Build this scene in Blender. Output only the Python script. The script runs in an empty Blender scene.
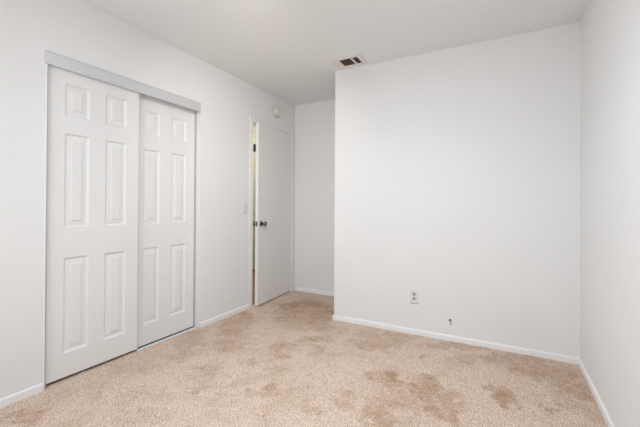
import bpy, bmesh, math, random
import numpy as np
from mathutils import Vector, Matrix, Euler
random.seed(4); rng = np.random.default_rng(7)
S = bpy.context.scene; COL = S.collection
PI = math.pi

# ---------------------------------------------------------------- dimensions (metres)
XL, XR = -2.4265, 0.4840      # closet wall, right-hand wall
Y1, Y2 = 3.0128, 3.7916       # main wall, wall of the door alcove
XC = -1.4585                  # outside corner where the alcove begins
YB = -0.55                    # wall behind the camera
H = 2.44
T = 0.12                      # wall thickness
CL0, CL1, CLZ = 1.020, 2.204, 2.041    # closet opening
DR0, DR1, DRZ = 2.934, 3.716, 2.045    # door opening
WX0, WX1, WZ0, WZ1 = -2.10, -0.35, 0.75, 2.05   # window behind the camera
LX, LY = -0.90, 1.40          # ceiling lamp

# ---------------------------------------------------------------- camera
F, CY, YAW, PITCH, ROLL = 340.06, 204.34, 0.4940, 0.0046, -0.0059
cam = bpy.data.cameras.new('camera'); co = bpy.data.objects.new('camera', cam); COL.objects.link(co)
cam.sensor_width = 36; cam.lens = F / 640 * 36
cam.shift_y = -(213.5 - CY) / 640
cam.clip_start = 0.02
M = (Matrix.Rotation(YAW, 4, 'Z') @ Matrix.Rotation(PI/2 + PITCH, 4, 'X') @ Matrix.Rotation(-ROLL, 4, 'Z'))
M.translation = (0, 0, 1.1142)
co.matrix_world = M
S.camera = co

# ---------------------------------------------------------------- light and exposure
S.view_settings.view_transform = 'Standard'; S.view_settings.look = 'None'
S.view_settings.gamma = 1; S.view_settings.use_curve_mapping = False
S.view_settings.exposure = -0.03
w = bpy.data.worlds.new('sky'); S.world = w; w.use_nodes = True
bg = w.node_tree.nodes['Background']; bg.inputs[0].default_value = (0.80, 0.88, 1.0, 1); bg.inputs[1].default_value = 1.0

def area(name, loc, rot, sx, sy, power, col):
    l = bpy.data.lights.new(name, 'AREA'); l.shape = 'RECTANGLE'; l.size = sx; l.size_y = sy
    l.energy = power; l.color = col
    o = bpy.data.objects.new(name, l); COL.objects.link(o); o.location = loc; o.rotation_euler = rot
    return o
def point(name, loc, power, col, r=0.08):
    l = bpy.data.lights.new(name, 'POINT'); l.energy = power; l.color = col; l.shadow_soft_size = r
    o = bpy.data.objects.new(name, l); COL.objects.link(o); o.location = loc
    return o
WXC, WZC = (WX0+WX1)/2, (WZ0+WZ1)/2
def watts(r, g, b):            # per-channel watts -> (energy, colour)
    m = max(r, g, b); return m, (r/m, g/m, b/m)
# window behind the camera: skylight coming down, and an upward fill added there
area('window_skylight', (WXC, YB-.01, WZC), (math.radians(60), 0, 0), WX1-WX0, WZ1-WZ0, *watts(15.6, 16.1, 17.2))
area('window_up_fill', (-.76, YB-.01, WZC), (math.radians(135), 0, 0), .8, WZ1-WZ0, *watts(13.9, 13.5, 13.3))
# the bedroom's ceiling lamp: wide glow, downward beam, and an added fill brightening the alcove
area('lamp_glow', (LX, LY, 2.355), (0, 0, 0), .3, .3, *watts(11.6, 12.9, 13.9))
area('lamp_beam', (LX, LY, 2.353), (0, 0, 0), .3, .3, *watts(6.3, 7.0, 7.3)).data.spread = math.radians(145)
area('alcove_fill', (-1.0, 1.3, 2.30), (math.radians(70), 0, math.radians(42)), .14, .14, *watts(2.5, 2.3, 2.05)).data.spread = math.radians(80)
# hallway lamp
point('hall_lamp_glow', (-3.2, 3.9, 2.25), 24, (1.0, 0.95, 0.85), 0.10)

# ---------------------------------------------------------------- materials
def mat(name, base, rough=0.6, metal=0.0, bump=None, vary=None, coat=0.0):
    m = bpy.data.materials.new(name); m.use_nodes = True
    nt = m.node_tree; b = nt.nodes['Principled BSDF']
    b.inputs['Base Color'].default_value = (*base, 1); b.inputs['Roughness'].default_value = rough
    b.inputs['Metallic'].default_value = metal
    b.inputs['Specular IOR Level'].default_value = 0.35
    tc = nt.nodes.new('ShaderNodeTexCoord')
    if vary:
        sc, amt = vary
        n = nt.nodes.new('ShaderNodeTexNoise'); n.inputs['Scale'].default_value = sc; n.inputs['Detail'].default_value = 3
        nt.links.new(tc.outputs['Object'], n.inputs['Vector'])
        r = nt.nodes.new('ShaderNodeValToRGB')
        r.color_ramp.elements[0].position = .3; r.color_ramp.elements[1].position = .7
        r.color_ramp.elements[0].color = (*[c*(1-amt) for c in base], 1); r.color_ramp.elements[1].color = (*base, 1)
        nt.links.new(n.outputs[0], r.inputs[0]); nt.links.new(r.outputs[0], b.inputs['Base Color'])
    if bump:
        sc, st, dist = bump
        n = nt.nodes.new('ShaderNodeTexNoise'); n.inputs['Scale'].default_value = sc; n.inputs['Detail'].default_value = 2
        nt.links.new(tc.outputs['Object'], n.inputs['Vector'])
        bp = nt.nodes.new('ShaderNodeBump'); bp.inputs['Strength'].default_value = st; bp.inputs['Distance'].default_value = dist
        nt.links.new(n.outputs[0], bp.inputs['Height']); nt.links.new(bp.outputs[0], b.inputs['Normal'])
    return m
M_WALL = mat('wall_paint', (0.875, 0.875, 0.87), 0.65, bump=(90, .12, .002), vary=(1.2, .015))
M_CEIL = mat('ceiling_paint', (0.88, 0.875, 0.865), 0.8, bump=(60, .15, .003))
M_TRIM = mat('trim_paint', (0.93, 0.93, 0.93), 0.35, bump=(30, .05, .001))
M_DOOR = mat('door_paint', (0.86, 0.855, 0.845), 0.40, bump=(120, .05, .0008))
M_SLAB = mat('flush_door_paint', (0.86, 0.85, 0.835), 0.42, bump=(80, .05, .001))
M_FASC = mat('track_metal', (0.69, 0.70, 0.72), 0.40, 0.15, bump=(200, .04, .0005))
M_TRACK = mat('floor_track_metal', (0.85, 0.86, 0.88), 0.35, 0.1, bump=(200, .04, .0005))
M_CHAN = mat('channel_metal', (0.50, 0.51, 0.53), 0.45, 0.2, bump=(200, .04, .0005))
M_CHAN2 = mat('edge_strip_paint', (0.62, 0.62, 0.62), 0.45, bump=(200, .04, .0005))
M_PLATE = mat('ivory_plastic', (0.84, 0.81, 0.785), 0.35, bump=(40, .02, .0005))
M_SLOT = mat('dark_slot', (0.05, 0.045, 0.04), 0.6, bump=(80, .05, .0005))
M_WOUT = mat('outlet_face', (0.52, 0.47, 0.44), 0.45, bump=(80, .05, .0005))
M_VENT = mat('vent_enamel', (0.84, 0.79, 0.73), 0.45, bump=(80, .05, .0005))
M_BLADE_SHADE = mat('vent_blade_shade', (0.34, 0.27, 0.22), 0.6, vary=(90, .3))  # dark brown puts the shade of the turned-away blades into their colour
M_DUCT = mat('duct_dark', (0.09, 0.07, 0.055), 0.8, vary=(20, .3))
M_CHROME = mat('satin_nickel', (0.24, 0.215, 0.20), 0.22, 1.0, bump=(60, .03, .0005))
M_BLACK = mat('black_metal', (0.012, 0.012, 0.012), 0.5, bump=(60, .05, .0005))
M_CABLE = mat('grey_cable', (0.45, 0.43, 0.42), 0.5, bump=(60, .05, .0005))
M_RING = mat('detector_ring', (0.60, 0.58, 0.55), 0.5, bump=(60, .03, .0005))  # greyer than the cover, shade round its edge put into the colour
M_DET = mat('detector_plastic', (0.78, 0.755, 0.72), 0.5, bump=(60, .03, .0005))
M_HALL = mat('hall_paint', (0.62, 0.60, 0.46), 0.7, bump=(70, .08, .002))
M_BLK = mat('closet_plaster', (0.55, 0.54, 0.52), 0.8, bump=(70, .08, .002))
M_SUB = mat('underfloor', (0.30, 0.25, 0.20), 0.9, vary=(10, .2))

def wood():
    m = mat('hall_planks', (0.30, 0.17, 0.08), 0.45)
    nt = m.node_tree; b = nt.nodes['Principled BSDF']; tc = nt.nodes['Texture Coordinate']
    br = nt.nodes.new('ShaderNodeTexBrick'); br.offset = 0.4
    br.inputs['Color1'].default_value = (0.40, 0.25, 0.13, 1); br.inputs['Color2'].default_value = (0.27, 0.16, 0.08, 1)
    br.inputs['Mortar'].default_value = (0.04, 0.025, 0.015, 1); br.inputs['Scale'].default_value = 1
    br.inputs['Mortar Size'].default_value = .004; br.inputs['Brick Width'].default_value = .9; br.inputs['Row Height'].default_value = .12
    nt.links.new(tc.outputs['Object'], br.inputs['Vector']); nt.links.new(br.outputs[0], b.inputs['Base Color'])
    return m
M_WOOD = wood()

def glass():
    m = bpy.data.materials.new('window_glass'); m.use_nodes = True; nt = m.node_tree
    for n in list(nt.nodes): nt.nodes.remove(n)
    o = nt.nodes.new('ShaderNodeOutputMaterial'); mx = nt.nodes.new('ShaderNodeMixShader')
    t = nt.nodes.new('ShaderNodeBsdfTransparent'); g = nt.nodes.new('ShaderNodeBsdfGlossy'); fr = nt.nodes.new('ShaderNodeFresnel')
    g.inputs['Roughness'].default_value = .02
    nt.links.new(fr.outputs[0], mx.inputs[0]); nt.links.new(t.outputs[0], mx.inputs[1]); nt.links.new(g.outputs[0], mx.inputs[2])
    nt.links.new(mx.outputs[0], o.inputs[0])
    return m
M_GLASS = glass()

def carpet_mat():
    m = bpy.data.materials.new('cut_pile_carpet'); m.use_nodes = True; nt = m.node_tree; b = nt.nodes['Principled BSDF']
    b.inputs['Roughness'].default_value = 0.95; b.inputs['Specular IOR Level'].default_value = 0.05
    a = nt.nodes.new('ShaderNodeAttribute'); a.attribute_name = 'pile'
    tc = nt.nodes.new('ShaderNodeTexCoord')
    r = nt.nodes.new('ShaderNodeValToRGB')      # brushed pile tone: fresh (0) to trodden (1)
    e = r.color_ramp.elements
    e[0].position = 0; e[0].color = CP0; e[1].position = 1; e[1].color = CP1
    nt.links.new(a.outputs['Fac'], r.inputs[0])
    n = nt.nodes.new('ShaderNodeTexNoise'); n.inputs['Scale'].default_value = 150; n.inputs['Detail'].default_value = 2
    nt.links.new(tc.outputs['Object'], n.inputs['Vector'])
    mp = nt.nodes.new('ShaderNodeMapRange'); mp.inputs[1].default_value = .3; mp.inputs[2].default_value = .7
    mp.inputs[3].default_value = .56; mp.inputs[4].default_value = 1.30
    nt.links.new(n.outputs[0], mp.inputs[0])
    n2 = nt.nodes.new('ShaderNodeTexNoise'); n2.inputs['Scale'].default_value = 70; n2.inputs['Detail'].default_value = 1
    nt.links.new(tc.outputs['Object'], n2.inputs['Vector'])
    hs = nt.nodes.new('ShaderNodeMix'); hs.data_type = 'RGBA'; hs.blend_type = 'MULTIPLY'; hs.inputs[0].default_value = 1
    nt.links.new(r.outputs[0], hs.inputs[6]); nt.links.new(mp.outputs[0], hs.inputs[7])
    h2 = nt.nodes.new('ShaderNodeMix'); h2.data_type = 'RGBA'; h2.blend_type = 'MULTIPLY'; h2.inputs[0].default_value = 1
    r2 = nt.nodes.new('ShaderNodeValToRGB'); r2.color_ramp.elements[0].position = .35; r2.color_ramp.elements[1].position = .65
    r2.color_ramp.elements[0].color = (.975, 1.0, 1.0, 1); r2.color_ramp.elements[1].color = (1.02, .995, .98, 1)
    nt.links.new(n2.outputs[0], r2.inputs[0]); nt.links.new(hs.outputs[2], h2.inputs[6]); nt.links.new(r2.outputs[0], h2.inputs[7])
    nt.links.new(h2.outputs[2], b.inputs['Base Color'])
    return m
CP0 = (0.765, 0.605, 0.50, 1); CP1 = (0.50, 0.315, 0.20, 1)
M_CARPET = carpet_mat()

# ---------------------------------------------------------------- mesh helpers
def obj(name, bm, m, parent=None, smooth=False, bevel=0.0, seg=2):
    me = bpy.data.meshes.new(name)
    bmesh.ops.recalc_face_normals(bm, faces=bm.faces)
    bm.to_mesh(me); bm.free()
    me.materials.append(m)
    if smooth:
        me.polygons.foreach_set('use_smooth', [True]*len(me.polygons))
    o = bpy.data.objects.new(name, me); COL.objects.link(o)
    if parent: o.parent = parent
    if bevel:
        md = o.modifiers.new('bevel', 'BEVEL'); md.width = bevel; md.segments = seg; md.limit_method = 'ANGLE'
    return o
def box(bm, x0, x1, y0, y1, z0, z1):
    vs = [bm.verts.new((x, y, z)) for z in (z0, z1) for y in (y0, y1) for x in (x0, x1)]
    for f in ((0,2,3,1),(4,5,7,6),(0,1,5,4),(2,6,7,3),(0,4,6,2),(1,3,7,5)):
        bm.faces.new([vs[i] for i in f])
def boxes(*bs):
    bm = bmesh.new()
    for b in bs: box(bm, *b)
    return bm
def lathe(bm, prof, mtx, n=32):
    """prof: (radius, height) along local z"""
    rings = []
    for r, z in prof:
        rings.append([bm.verts.new(mtx @ Vector((r*math.cos(2*PI*k/n), r*math.sin(2*PI*k/n), z))) for k in range(n)])
    for a, b in zip(rings, rings[1:]):
        for k in range(n): bm.faces.new((a[k], a[(k+1) % n], b[(k+1) % n], b[k]))
    bm.faces.new(rings[0]); bm.faces.new(rings[-1])
def tube(bm, pts, r, n=10):
    rings = []; pts = [Vector(p) for p in pts]
    for i, p in enumerate(pts):
        d = (pts[min(i+1, len(pts)-1)] - pts[max(i-1, 0)]).normalized()
        u = d.orthogonal().normalized(); v = d.cross(u)
        rings.append([bm.verts.new(p + r*(math.cos(2*PI*k/n)*u + math.sin(2*PI*k/n)*v)) for k in range(n)])
    for a, b in zip(rings, rings[1:]):
        for k in range(n): bm.faces.new((a[k], a[(k+1) % n], b[(k+1) % n], b[k]))
    bm.faces.new(rings[0]); bm.faces.new(rings[-1])
def empty(name, loc=(0, 0, 0), rz=0):
    o = bpy.data.objects.new(name, None); COL.objects.link(o); o.empty_display_size = .05
    o.location = loc; o.rotation_euler = (0, 0, rz); return o
def tag(o, label=None, cat=None, kind=None, group=None):
    if label: o['label'] = label
    if cat: o['category'] = cat
    if kind: o['kind'] = kind
    if group: o['group'] = group
    return o
def struct(o, label, cat): return tag(o, label, cat, 'structure')

def wall_holes(axis, p0, p1, a0, a1, z0, z1, holes):
    """solid wall: thickness p0..p1 on axis, spans a0..a1 along the other axis, rectangular holes (a0,a1,z0,z1)"""
    A = sorted({a0, a1, *[v for h in holes for v in h[:2]]}); Z = sorted({z0, z1, *[v for h in holes for v in h[2:]]})
    bm = bmesh.new(); V = {}
    def vert(p, a, z):
        k = (p, a, z)
        if k not in V: V[k] = bm.verts.new((p, a, z) if axis == 'x' else (a, p, z))
        return V[k]
    def solid(i, j):
        if not (0 <= i < len(A)-1 and 0 <= j < len(Z)-1): return False
        ca, cz = (A[i]+A[i+1])/2, (Z[j]+Z[j+1])/2
        return not any(h[0] < ca < h[1] and h[2] < cz < h[3] for h in holes)
    for i in range(len(A)-1):
        for j in range(len(Z)-1):
            if not solid(i, j): continue
            q = [(A[i], Z[j]), (A[i+1], Z[j]), (A[i+1], Z[j+1]), (A[i], Z[j+1])]
            for p in (p0, p1): bm.faces.new([vert(p, *c) for c in q])
            for (di, dj), (c, d) in (((0,-1),(q[0],q[1])), ((1,0),(q[1],q[2])), ((0,1),(q[2],q[3])), ((-1,0),(q[3],q[0]))):
                if not solid(i+di, j+dj): bm.faces.new([vert(p0, *c), vert(p0, *d), vert(p1, *d), vert(p1, *c)])
    return bm

# ---------------------------------------------------------------- room shell
struct(obj('wall_left', wall_holes('x', XL-T, XL, YB, Y2, 0, H, [(CL0, CL1, 0, CLZ), (DR0, DR1, 0, DRZ)]), M_WALL), 'white wall holding the sliding closet and the open door', 'wall')
struct(obj('wall_right', boxes((XR, XR+T, YB-T, Y1, 0, H)), M_WALL), 'plain white wall at the right edge of the room', 'wall')
struct(obj('wall_front', boxes((XC, XR+T, Y1, Y2, 0, H)), M_WALL), 'white wall with the outlet, projecting beside the door alcove', 'wall')
struct(obj('wall_alcove', boxes((XL-T, XR+T, Y2, Y2+T, 0, H)), M_WALL), 'narrow shaded wall at the back of the door alcove', 'wall')
struct(obj('wall_back', wall_holes('y', YB-T, YB, XL-T, XR, 0, H, [(WX0, WX1, WZ0, WZ1)]), M_WALL), 'white wall with the window, behind the viewer', 'wall')
struct(obj('ceiling', boxes((XL-T, XR+T, YB-T, Y2+T, H, H+.1)), M_CEIL), 'flat white ceiling with an air vent', 'ceiling')

# closet interior
struct(obj('wall_closet', boxes((-3.18, -3.10, CL0-.25, CL1+.25, 0, H), (-3.10, XL-T, CL0-.25, CL0-.17, 0, H), (-3.10, XL-T, CL1+.17, CL1+.25, 0, H)), M_BLK),
       'dim plaster walls inside the closet', 'wall')
struct(obj('ceiling', boxes((-3.18, XL-T, CL0-.25, CL1+.25, H, H+.1)), M_BLK), 'closet ceiling behind the sliding doors', 'ceiling')
struct(obj('floor', boxes((-3.18, XL-.02, CL0-.25, CL1+.25, -.03, -.012)), M_SUB), 'dark closet floor under the sliding doors', 'floor')

# hallway beyond the door
HX, HY0, HY1 = -3.72, 2.55, 5.4
struct(obj('wall_hall', boxes((HX-.1, HX, HY0, HY1, 0, H), (HX, XL-T, HY0-.08, HY0, 0, H), (HX, XL-T, HY1, HY1+.08, 0, H),
       (XL-T, XL-T+.08, Y2+T, HY1, 0, H)), M_HALL), 'pale yellow hallway wall seen through the door gap', 'wall')
struct(obj('ceiling', boxes((HX-.1, XL-T+.08, HY0-.08, Y2+T, H, H+.1), (HX-.1, XL-T+.08, Y2+T, HY1+.08, H, H+.1)), M_CEIL), 'hallway ceiling beyond the open door', 'ceiling')
struct(obj('floor', boxes((HX-.1, XL-.045, HY0-.08, Y2, -.03, -.002), (HX-.1, XL-T+.08, Y2, HY1+.08, -.03, -.002)), M_WOOD), 'brown wood plank hallway floor seen through the door gap', 'floor')
struct(obj('baseboard_hall', boxes((HX, HX+.012, HY0, HY1, 0, .03)), M_WOOD), 'brown wood baseboard in the hallway', 'baseboard')

# ---------------------------------------------------------------- carpet
def vnoise(x, y, s, seed):
    """smooth value noise, cell size s"""
    r = np.random.default_rng(seed); G = r.random((256, 256))
    u, v = x/s + 50, y/s + 50; i, j = np.floor(u).astype(int), np.floor(v).astype(int); a, b = u-i, v-j
    a, b = a*a*(3-2*a), b*b*(3-2*b); i %= 255; j %= 255
    return (G[i, j]*(1-a)+G[i+1, j]*a)*(1-b) + (G[i, j+1]*(1-a)+G[i+1, j+1]*a)*b
PATCH = [  # x, y, radius along camera-right, radius away from camera, strength
    (-.70, 2.17, .115, .075, .95), (-.63, 2.10, .07, .06, .7), (-.40, 2.12, .17, .10, .95), (-.30, 1.99, .12, .12, .9), (-.44, 2.28, .10, .08, .8), (-.52, 1.95, .14, .12, .5),
    (-.013, 2.30, .055, .14, .95), (.02, 2.20, .05, .06, .95), (.10, 2.90, .30, .09, .8), (.25, 2.75, .22, .14, .8), (.36, 2.62, .10, .2, .65), (.22, 2.26, .045, .05, .9), (.32, 2.4, .08, .14, .5),
    (-.803, 1.80, .06, .12, .7), (-1.606, 1.47, .06, .05, .7), (-1.254, 1.677, .055, .06, .7), (-1.30, 1.60, .05, .05, .5), (-.58, 1.74, .07, .11, .75), (-.92, 1.62, .05, .05, .6),
    (-1.10, 2.62, .05, .07, .7), (-.95, 2.60, .16, .10, .6), (-.80, 2.86, .22, .10, .6), (-1.05, 2.80, .12, .10, .5), (-.53, 2.59, .06, .04, .8), (-.75, 2.72, .14, .05, .5),
    (-1.82, 3.1, .34, .45, .85), (-1.6, 2.75, .25, .16, .6), (-2.20, .86, .09, .06, .8), (-2.2, 2.45, .16, .35, .8), (-2.25, 1.95, .10, .30, .6), (-1.95, 2.15, .16, .2, .45),
    (-1.9, 1.25, .07, .1, .4), (-1.5, 2.2, .12, .14, .5), (-.2, 2.75, .20, .07, .6), (-.35, 2.92, .30, .06, .75), (-1.25, 2.32, .05, .05, .7), (-1.6, 1.9, .06, .06, .6), (-1.4, 2.5, .08, .06, .6), (-1.75, 1.7, .10, .08, .4),
]
def carpet():
    st = 0.006
    xs = np.arange(XL-.045, XR+.0001, st); ys = np.arange(YB, Y2+.0001, st)
    X, Y = np.meshgrid(xs, ys, indexing='ij')
    nx, ny = X.shape
    Xj = X + rng.uniform(-.0022, .0022, X.shape); Yj = Y + rng.uniform(-.0022, .0022, X.shape)
    Z = rng.random(X.shape)*.0065 - .004
    Z += (vnoise(X, Y, .02, 1)-.5)*.003 + (vnoise(X, Y, .09, 2)-.5)*.003
    # tone of the brushed pile
    wx = X + (vnoise(X, Y, .05, 3)-.5)*.10 + (vnoise(X, Y, .018, 13)-.5)*.04; wy = Y + (vnoise(X, Y, .05, 4)-.5)*.10 + (vnoise(X, Y, .018, 14)-.5)*.04
    p = np.zeros_like(X); c, s = math.cos(YAW), math.sin(YAW)
    for x, y, ra, rb, k in PATCH:
        dx, dy = wx-x, wy-y
        q = np.sqrt(((dx*c+dy*s)/ra)**2 + ((-dx*s+dy*c)/rb)**2)
        p = np.maximum(p, k*np.clip((1.15-q)/.35, 0, 1))
    n = vnoise(X, Y, .16, 5)*.45 + vnoise(X, Y, .07, 6)*.35 + vnoise(X, Y, .03, 7)*.2
    m = vnoise(X, Y, .10, 21)*.5 + vnoise(X, Y, .045, 22)*.5
    g = vnoise(X, Y, .022, 8)*.5+vnoise(X, Y, .011, 9)*.5
    p = np.clip(p*(.26+.62*m)*(.95+.7*(g-.5)) + np.clip((n-.45)*2.4, 0, 1)*.42 + np.clip((g-.5)*1.2, 0, 1)*.25, 0, 1)
    keep = ~((X > XC+.02) & (Y > Y1+.02))
    idx = -np.ones(X.shape, int); idx[keep] = np.arange(keep.sum())
    q = np.stack([idx[:-1, :-1], idx[1:, :-1], idx[1:, 1:], idx[:-1, 1:]], -1).reshape(-1, 4)
    q = q[(q >= 0).all(1)]
    V = np.stack([Xj[keep], Yj[keep], Z[keep]], -1).astype(np.float32)
    me = bpy.data.meshes.new('floor')
    me.vertices.add(len(V)); me.vertices.foreach_set('co', V.ravel())
    me.loops.add(q.size); me.loops.foreach_set('vertex_index', q.ravel().astype(np.int32))
    me.polygons.add(len(q)); me.polygons.foreach_set('loop_start', np.arange(0, q.size, 4, dtype=np.int32))
    me.update(calc_edges=True)
    at = me.attributes.new('pile', 'FLOAT', 'POINT'); at.data.foreach_set('value', p[keep].astype(np.float32))
    me.materials.append(M_CARPET)
    o = bpy.data.objects.new('floor', me); COL.objects.link(o); return o
struct(carpet(), 'beige cut-pile carpet with darker trodden patches', 'carpet')

# ---------------------------------------------------------------- baseboards
def baseboard(name, a, b, n, label, h=.046, t=.012):
    """from a to b along the wall foot, n = direction into the room"""
    a, b, n = Vector(a), Vector(b), Vector(n)
    prof = [(0, -.01), (t, -.01), (t, h-.010), (t*.75, h-.004), (t*.35, h), (0, h)]
    bm = bmesh.new(); R = []
    for p in (a, b):
        R.append([bm.verts.new((p.x+n.x*d, p.y+n.y*d, z)) for d, z in prof])
    for k in range(len(prof)):
        k2 = (k+1) % len(prof); bm.faces.new((R[0][k], R[0][k2], R[1][k2], R[1][k]))
    bm.faces.new(R[0]); bm.faces.new(R[1])
    return struct(obj(name, bm, M_TRIM), label, 'baseboard')
e = .0005; t = .012
baseboard('baseboard_left', (XL+e, YB), (XL+e, CL0-.004), (1, 0), 'white baseboard left of the closet')
baseboard('baseboard_left', (XL+e, CL1+.012), (XL+e, DR0-.055), (1, 0), 'white baseboard between the closet and the open door')
baseboard('baseboard_alcove', (XL+.03, Y2-e), (XC, Y2-e), (0, -1), 'short white baseboard at the back of the alcove')
baseboard('baseboard_alcove_side', (XC-e, Y1-.012), (XC-e, Y2-.013), (-1, 0), 'white baseboard on the hidden side of the outside corner')
baseboard('baseboard_front', (XC, Y1-e), (XR, Y1-e), (0, -1), 'long white baseboard under the outlet wall')
baseboard('baseboard_right', (XR-e, YB), (XR-e, Y1-.013), (-1, 0), 'white baseboard along the right-hand wall')
baseboard('baseboard_back', (XL+.013, YB+e), (XR-.013, YB+e), (0, 1), 'white baseboard under the window')

# ---------------------------------------------------------------- sliding closet
def panel_door(name, y0, y1, xf, z0, z1, cols, rows, label):
    """six-panel moulded slab, front face at x = xf looking towards +x"""
    th = .034; bm = bmesh.new(); W = [y0]; 
    for c in cols: W += [c[0], c[1]]
    W.append(y1); Zs = [z0]
    for r in rows: Zs += [r[0], r[1]]
    Zs.append(z1); V = {}
    def v(x, y, z):
        k = (round(x, 5), round(y, 5), round(z, 5))
        if k not in V: V[k] = bm.verts.new((x, y, z))
        return V[k]
    for i in range(len(W)-1):
        for j in range(len(Zs)-1):
            a, b, c, d = W[i], W[i+1], Zs[j], Zs[j+1]
            if i % 2 == 1 and j % 2 == 1:
                rings = [(0, 0), (.0030, -.004), (.012, -.0115), (.0155, -.0118), (.018, -.0110), (.044, -.0068), (.0465, -.0012), (.049, -.0008)]
                pr = None
                for ins, dep in rings:
                    R = [v(xf+dep, a+ins, c+ins), v(xf+dep, b-ins, c+ins), v(xf+dep, b-ins, d-ins), v(xf+dep, a+ins, d-ins)]
                    if pr:
                        for k in range(4): bm.faces.new((pr[k], pr[(k+1) % 4], R[(k+1) % 4], R[k]))
                    pr = R
                bm.faces.new(pr)
            else:
                bm.faces.new((v(xf, a, c), v(xf, b, c), v(xf, b, d), v(xf, a, d)))
    xb = xf-th
    # back and edges
    bl = {}
    def bv(y, z):
        if (y, z) not in bl: bl[(y, z)] = bm.verts.new((xb, y, z))
        return bl[(y, z)]
    bm.faces.new((bv(y0, z0), bv(y1, z0), bv(y1, z1), bv(y0, z1)))
    bm.faces.new([v(xf, y, z0) for y in W] + [bv(y1, z0), bv(y0, z0)])
    bm.faces.new([v(xf, y, z1) for y in W] + [bv(y1, z1), bv(y0, z1)])
    bm.faces.new([v(xf, y0, z) for z in Zs] + [bv(y0, z1), bv(y0, z0)])
    bm.faces.new([v(xf, y1, z) for z in Zs] + [bv(y1, z1), bv(y1, z0)])
    return struct(obj(name, bm, M_DOOR), label, 'sliding door')
ROWS = [(.170, .775), (.965, 1.567), (1.677, 1.885)]
XD1, XD2 = XL-.020, XL-.062
panel_door('door_1', CL0+.006, 1.622, XD1, .018, 1.985, [(1.127, 1.275), (1.378, 1.528)], ROWS, 'left white six-panel sliding closet door, running in front')
d1 = bpy.data.objects['door_1']; obj('edge_strip', boxes((XD1-.034, XD1+.0004, 1.6222, 1.6275, .018, 1.985)), M_CHAN2, d1)
d2 = panel_door('door_2', 1.580, CL1-.011, XD2, 0.009, 1.992, [(1.693, 1.837), (1.945, 2.098)],
           [(.170, .772), (.963, 1.557), (1.672, 1.862)], 'right white six-panel sliding closet door, set behind the left one')
# fascia of the top track
FL = CL0-.011
bm = boxes((XL+.0003, XL+.004, FL, CL1-.001, 1.963, CLZ-.001), (XL-.016, XL+.0003, CL0+.0005, CL1-.001, 1.963, CLZ-.001), (XL+.0003, XL+.007, FL, CL1-.001, 1.963, 1.970),
           (XL+.0003, XL+.006, FL, CL1-.001, CLZ-.008, CLZ-.001))
fa = struct(obj('trim_1', bm, M_FASC, bevel=.001), 'pale grey metal fascia of the closet top track', 'door track')
obj('edge_strip', boxes((XL+.0003, XL+.0068, FL, CL1-.001, CLZ-.0022, CLZ-.0002)), M_CHAN, fa)
tr = obj('hanging_rail', boxes((XL-.100, XL-.018, CL0+.002, CL1-.002, 2.012, CLZ-.002), (XL-.059, XL-.056, CL0+.002, CL1-.002, 1.985, 2.012)), M_CHAN, fa)
# side channels of the opening
ch = struct(obj('trim_2', boxes((XL-.100, XL-.010, CL0+.0005, CL0+.005, .005, 1.962), (XL-.010, XL+.001, CL0+.0005, CL0+.009, .005, 1.962)), M_CHAN, bevel=.0006),
       'thin grey metal channel down the left side of the closet opening', 'trim')
obj('channel_lip', boxes((XL+.0004, XL+.004, CL0-.011, CL0+.0005, .0, 1.961)), M_TRIM, ch, bevel=.0008)
struct(obj('trim_3', boxes((XL-.100, XL-.050, CL1-.0095, CL1-.0005, .012, 1.990)), M_CHAN, bevel=.0006),
       'thin grey metal channel down the right side of the closet opening', 'trim')
struct(obj('trim_4', boxes((XL-.050, XL-.018, 1.628, CL1-.005, -.008, .004), (XL-.022, XL-.018, 1.628, CL1-.005, .004, .009)), M_TRACK, bevel=.001),
       'white metal floor track in front of the right closet door', 'door track')

# ---------------------------------------------------------------- entry door and its frame
cw, ct = .050, .010
bm = boxes((XL+e, XL+ct, DR0-cw, DR0+.003, 0, DRZ+.045), (XL+e, XL+ct, DR1-.003, DR1+cw, 0, DRZ+.045), (XL+e, XL+ct, DR0+.003, DR1-.003, DRZ-.003, DRZ+.045))
fr = struct(obj('trim_5', bm, M_WALL, bevel=.003), 'thin white casing around the open flush door', 'door casing')
obj('jamb', boxes((XL-T, XL, DR0+.0005, DR0+.012, 0, DRZ-.012), (XL-T, XL, DR1-.012, DR1-.0005, 0, DRZ-.012), (XL-T, XL, DR0+.0005, DR1-.0005, DRZ-.012, DRZ-.0005)), M_TRIM, fr)
TH = math.radians(4.6)
hinge_y = DR1-.016
door = empty('door_3', (XL+.004, hinge_y, 0), TH)
struct(door, 'plain flush white door standing slightly open, with a round knob', 'door')
# local: hinge at origin, slab runs towards -y, room face at x=0
DW = .745
obj('door_slab', boxes((-.035, 0, -DW, 0, .018, 2.028)), M_SLAB, door, bevel=.0015)
kz = .912; ky = -DW+.062
def knob(sx):
    m = Matrix.Translation((0 if sx > 0 else -.035, ky, kz)) @ Matrix.Rotation(sx*PI/2, 4, 'Y')
    bm = bmesh.new()
    lathe(bm, [(.031, .0), (.032, .004), (.029, .008), (.014, .010)], m)
    ro = obj('knob_rose', bm, M_CHROME, door, smooth=True)
    bm = bmesh.new()
    lathe(bm, [(.011, .008), (.011, .030), (.018, .036), (.026, .044), (.0285, .054), (.026, .063), (.018, .068), (.006, .069)], m)
    return obj('door_knob', bm, M_CHROME, door, smooth=True)
knob(1); knob(-1)
obj('latch_plate', boxes((-.030, -.005, -DW-.0012, -DW+.002, kz-.028, kz+.028)), M_CHROME, door, bevel=.0005)
bm = bmesh.new(); lathe(bm, [(.007, 0), (.007, .008), (.004, .010)], Matrix.Translation((-.0175, -DW-.001, kz)) @ Matrix.Rotation(PI/2, 4, 'X')); obj('latch_bolt', bm, M_CHROME, door, smooth=True)
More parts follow.
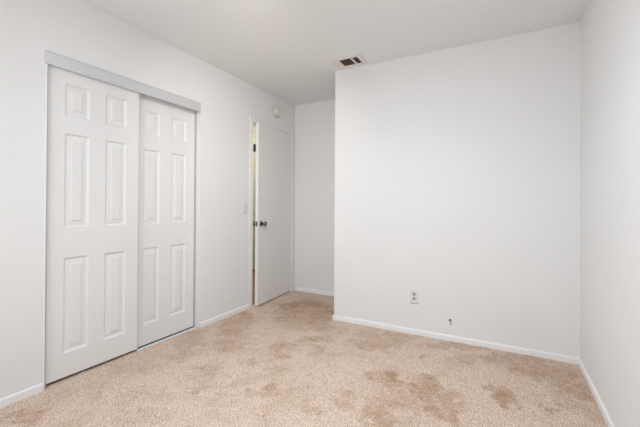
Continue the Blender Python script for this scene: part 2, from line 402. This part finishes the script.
for hz in (.25, 1.02, 1.80):
    bm = bmesh.new(); lathe(bm, [(.006, hz-.045), (.006, hz+.045)], Matrix.Translation((.005, .006, 0)), 12)
    box(bm, -.001, .004, -.03, .004, hz-.044, hz+.044)
    obj('hinge', bm, M_SLAB, door)

# black hinge leaf of the hallway trim seen in the gap
hh = obj('wall_hinge', boxes((HX+.0005, HX+.006, 4.43, 4.68, 2.03, 2.155)), M_BLACK, bevel=.001)
tag(hh, 'small black metal plate high on the yellow hallway wall, seen through the door gap', 'hinge')

# ---------------------------------------------------------------- light switch
sw = empty('light_switch', (XL, 2.820, 1.097)); tag(sw, 'white toggle light switch on the wall between the closet and the open door', 'light switch')
obj('switch_plate', boxes((e, .006, -.036, .036, -.058, .058)), M_PLATE, sw, bevel=.003)
obj('toggle_surround', boxes((.006, .0075, -.009, .009, -.017, .017)), M_WOUT, sw)
bm = boxes((.0, .016, -.005, .005, -.008, .008)); bmesh.ops.rotate(bm, cent=(0, 0, 0), matrix=Matrix.Rotation(.5, 3, 'Y'), verts=bm.verts)
bmesh.ops.translate(bm, vec=(.006, 0, -.003), verts=bm.verts)
obj('plate_shadow', boxes((.0002, .0012, -.032, .034, -.064, -.0585)), M_CABLE, sw)  # shadow line below the plate, drawn as a grey strip
tg = obj('toggle', bm, M_PLATE, sw, bevel=.001)
for z in (-.030, .030):
    bm = bmesh.new(); lathe(bm, [(.0035, .0055), (.003, .0072)], Matrix.Translation((0, 0, z)) @ Matrix.Rotation(PI/2, 4, 'Y'), 12)
    obj('screw', bm, M_CHROME, sw)

# ---------------------------------------------------------------- smoke detector
det = empty('smoke_detector', (XL, 3.372, 2.256)); tag(det, 'round white smoke detector on the wall above the open door', 'smoke detector')
R = Matrix.Rotation(PI/2, 4, 'Y'); 
bm = bmesh.new(); lathe(bm, [(.074, e), (.074, .012), (.070, .016)], R, 40); obj('mounting_ring', bm, M_RING, det, smooth=False)
bm = bmesh.new(); lathe(bm, [(.063, .014), (.062, .026), (.056, .033), (.044, .040), (.040, .0365), (.028, .0365), (.026, .041), (.004, .042)], R, 40)
obj('detector_cover', bm, M_DET, det)
bm = bmesh.new(); lathe(bm, [(.006, .040), (.006, .044), (.004, .045)], R, 16); obj('test_button', bm, M_WOUT, det)

# ---------------------------------------------------------------- power outlet
ou = empty('power_outlet', (-.682, Y1, .330)); tag(ou, 'white duplex power outlet low on the wall above the long baseboard', 'power outlet')
obj('outlet_plate', boxes((-.036, .036, -.006, -e, -.058, .058)), M_PLATE, ou, bevel=.003)
obj('plate_shadow', boxes((-.032, .036, -.0012, -.0002, -.066, -.0585)), M_CABLE, ou)  # grey strip standing for the shadow under the plate
for z in (-.020, .020):
    bm = bmesh.new()
    vs = []
    m = Matrix.Translation((0, -.0062, z)) @ Matrix.Rotation(PI/2, 4, 'X')
    ring = []
    for k in range(28):
        a = 2*PI*k/28; ring.append((.0165*math.cos(a), max(-.0135, min(.0135, .0165*math.sin(a)))))
    lo = [bm.verts.new(m @ Vector((x, y, 0))) for x, y in ring]; hi = [bm.verts.new(m @ Vector((x, y, .0015))) for x, y in ring]
    for k in range(28): bm.faces.new((lo[k], lo[(k+1) % 28], hi[(k+1) % 28], hi[k]))
    bm.faces.new(hi); bm.faces.new(lo)
    rc = obj('socket', bm, M_WOUT, ou)
    obj('slot', boxes((-.0075, -.0055, -.0080, -.0076, z-.002, z+.007), (.0055, .0075, -.0080, -.0076, z-.002, z+.006), (-.002, .002, -.0080, -.0076, z-.010, z-.006)), M_SLOT, rc)
bm = bmesh.new(); lathe(bm, [(.0035, .0055), (.003, .0072)], Matrix.Rotation(PI/2, 4, 'X'), 12); obj('screw', bm, M_CHROME, ou)

# ---------------------------------------------------------------- cable stub
cb = empty('cable_stub', (-.386, Y1, .168)); tag(cb, 'short grey cable end hanging from a small hole in the wall beside the outlet', 'cable')
bm = bmesh.new(); lathe(bm, [(.010, .0004), (.010, .0016), (.007, .0018)], Matrix.Rotation(PI/2, 4, 'X'), 20); obj('hole_rim', bm, M_SLOT, cb)
bm = bmesh.new(); tube(bm, [(0, -.001, 0), (.001, -.010, -.001), (.003, -.015, -.008), (.006, -.014, -.017), (.008, -.012, -.024)], .0034); obj('cable', bm, M_CABLE, cb, smooth=True)
bm = bmesh.new(); lathe(bm, [(.0042, 0), (.0042, .007), (.002, .008)], Matrix.Translation((.0082, -.012, -.023)) @ Matrix.Rotation(PI, 4, 'X'), 12); obj('connector', bm, M_CHROME, cb)

# ---------------------------------------------------------------- ceiling air vent
vx0, vx1, vy0, vy1 = -1.408, -1.105, 2.757, 2.962
vt = empty('air_vent', ((vx0+vx1)/2, (vy0+vy1)/2, H)); tag(vt, 'white three-section air vent set in the ceiling above the outside corner', 'air vent')
cx, cy = (vx0+vx1)/2, (vy0+vy1)/2
def L(x0, x1, y0, y1, z0, z1): return (x0-cx, x1-cx, y0-cy, y1-cy, z0, z1)
ox0, ox1, oy0, oy1 = -1.372, -1.143, 2.790, 2.928
s1, s2, s3, s4 = -1.335, -1.318, -1.208, -1.190
bm = boxes(L(vx0, ox0, vy0, vy1, -.008, -e), L(ox1, vx1, vy0, vy1, -.008, -e), L(ox0, ox1, vy0, oy0, -.008, -e), L(ox0, ox1, oy1, vy1, -.008, -e),
           L(s1, s2, oy0, oy1, -.008, -e), L(s3, s4, oy0, oy1, -.008, -e))
obj('vent_frame', bm, M_VENT, vt, bevel=.002)
obj('duct_panel', boxes(L(ox0, ox1, oy0, oy1, -.0012, -e)), M_DUCT, vt)
def blades(name, xa, xb, along, n, m, tilt):
    bm = bmesh.new()
    for k in range(n):
        b2 = bmesh.new()
        if along == 'x':
            y = oy0+(k+.5)*(oy1-oy0)/n; box(b2, xa-cx, xb-cx, -.004, .004, -.0005, .0005); mtx = Matrix.Translation((0, y-cy, -.005)) @ Matrix.Translation(((0), 0, 0)) @ Matrix.Rotation(tilt, 4, 'X')
        else:
            x = xa+(k+.5)*(xb-xa)/n; box(b2, -.005, .005, oy0-cy, oy1-cy, -.0005, .0005); mtx = Matrix.Translation((x-cx, 0, -.005)) @ Matrix.Rotation(tilt, 4, 'Y')
        for f in b2.faces: bm.faces.new([bm.verts.new(mtx @ v.co) for v in f.verts])
        b2.free()
    return obj(name, bm, m, vt)
blades('blade_section', ox0, s1, 'y', 4, M_VENT, -.35)
blades('blade_section', s2, s3, 'x', 11, M_BLADE_SHADE, .6)
blades('blade_section', s4, ox1, 'x', 11, M_BLADE_SHADE, .6)
for x in (vx0+.015, vx1-.015):
    bm = bmesh.new(); lathe(bm, [(.004, -.0075), (.003, -.0095)], Matrix.Translation((x-cx, 0, 0)), 12); obj('screw', bm, M_VENT, vt)

# ---------------------------------------------------------------- window behind the camera, ceiling lamp
fw = .045
wbm = boxes((WX0, WX1, YB-.09, YB-.03, WZ0, WZ0+fw), (WX0, WX1, YB-.09, YB-.03, WZ1-fw, WZ1), (WX0, WX0+fw, YB-.09, YB-.03, WZ0+fw, WZ1-fw),
            (WX1-fw, WX1, YB-.09, YB-.03, WZ0+fw, WZ1-fw), ((WX0+WX1)/2-.02, (WX0+WX1)/2+.02, YB-.09, YB-.03, WZ0+fw, WZ1-fw))
wi = struct(obj('window_1', wbm, M_TRIM, bevel=.003), 'wide white two-pane window behind the viewer', 'window')
for a, b in ((WX0+fw, (WX0+WX1)/2-.02), ((WX0+WX1)/2+.02, WX1-fw)):
    obj('window_pane', boxes((a, b, YB-.062, YB-.058, WZ0+fw, WZ1-fw)), M_GLASS, wi)

la = empty('ceiling_lamp', (LX, LY, H)); tag(la, 'round white ceiling lamp with an added fill head, in the middle of the room', 'ceiling lamp')
bm = bmesh.new(); lathe(bm, [(.20, -e), (.20, -.012), (.235, -.030), (.235, -.078), (.225, -.080)], Matrix.Identity(4), 48); obj('lamp_body', bm, M_TRIM, la)
bm = bmesh.new(); tube(bm, [(-.02, -.05, -.07), (-.07, -.09, -.075), (-.10, -.09, -.10)], .008); arm = obj('fill_arm', bm, M_TRIM, la)  # made-up arm and head that carry the alcove fill
bm = bmesh.new()
lathe(bm, [(.060, -.10), (.085, -.07), (.088, .0), (.084, .0), (.078, -.004)], Matrix.Translation((-1.0-LX, 1.3-LY, 2.30-H)) @ Matrix.Rotation(math.radians(42), 4, 'Z') @ Matrix.Rotation(math.radians(70), 4, 'X') @ Matrix.Rotation(PI, 4, 'X') @ Matrix.Translation((0, 0, -.003)), 32)
obj('fill_head', bm, M_TRIM, la)
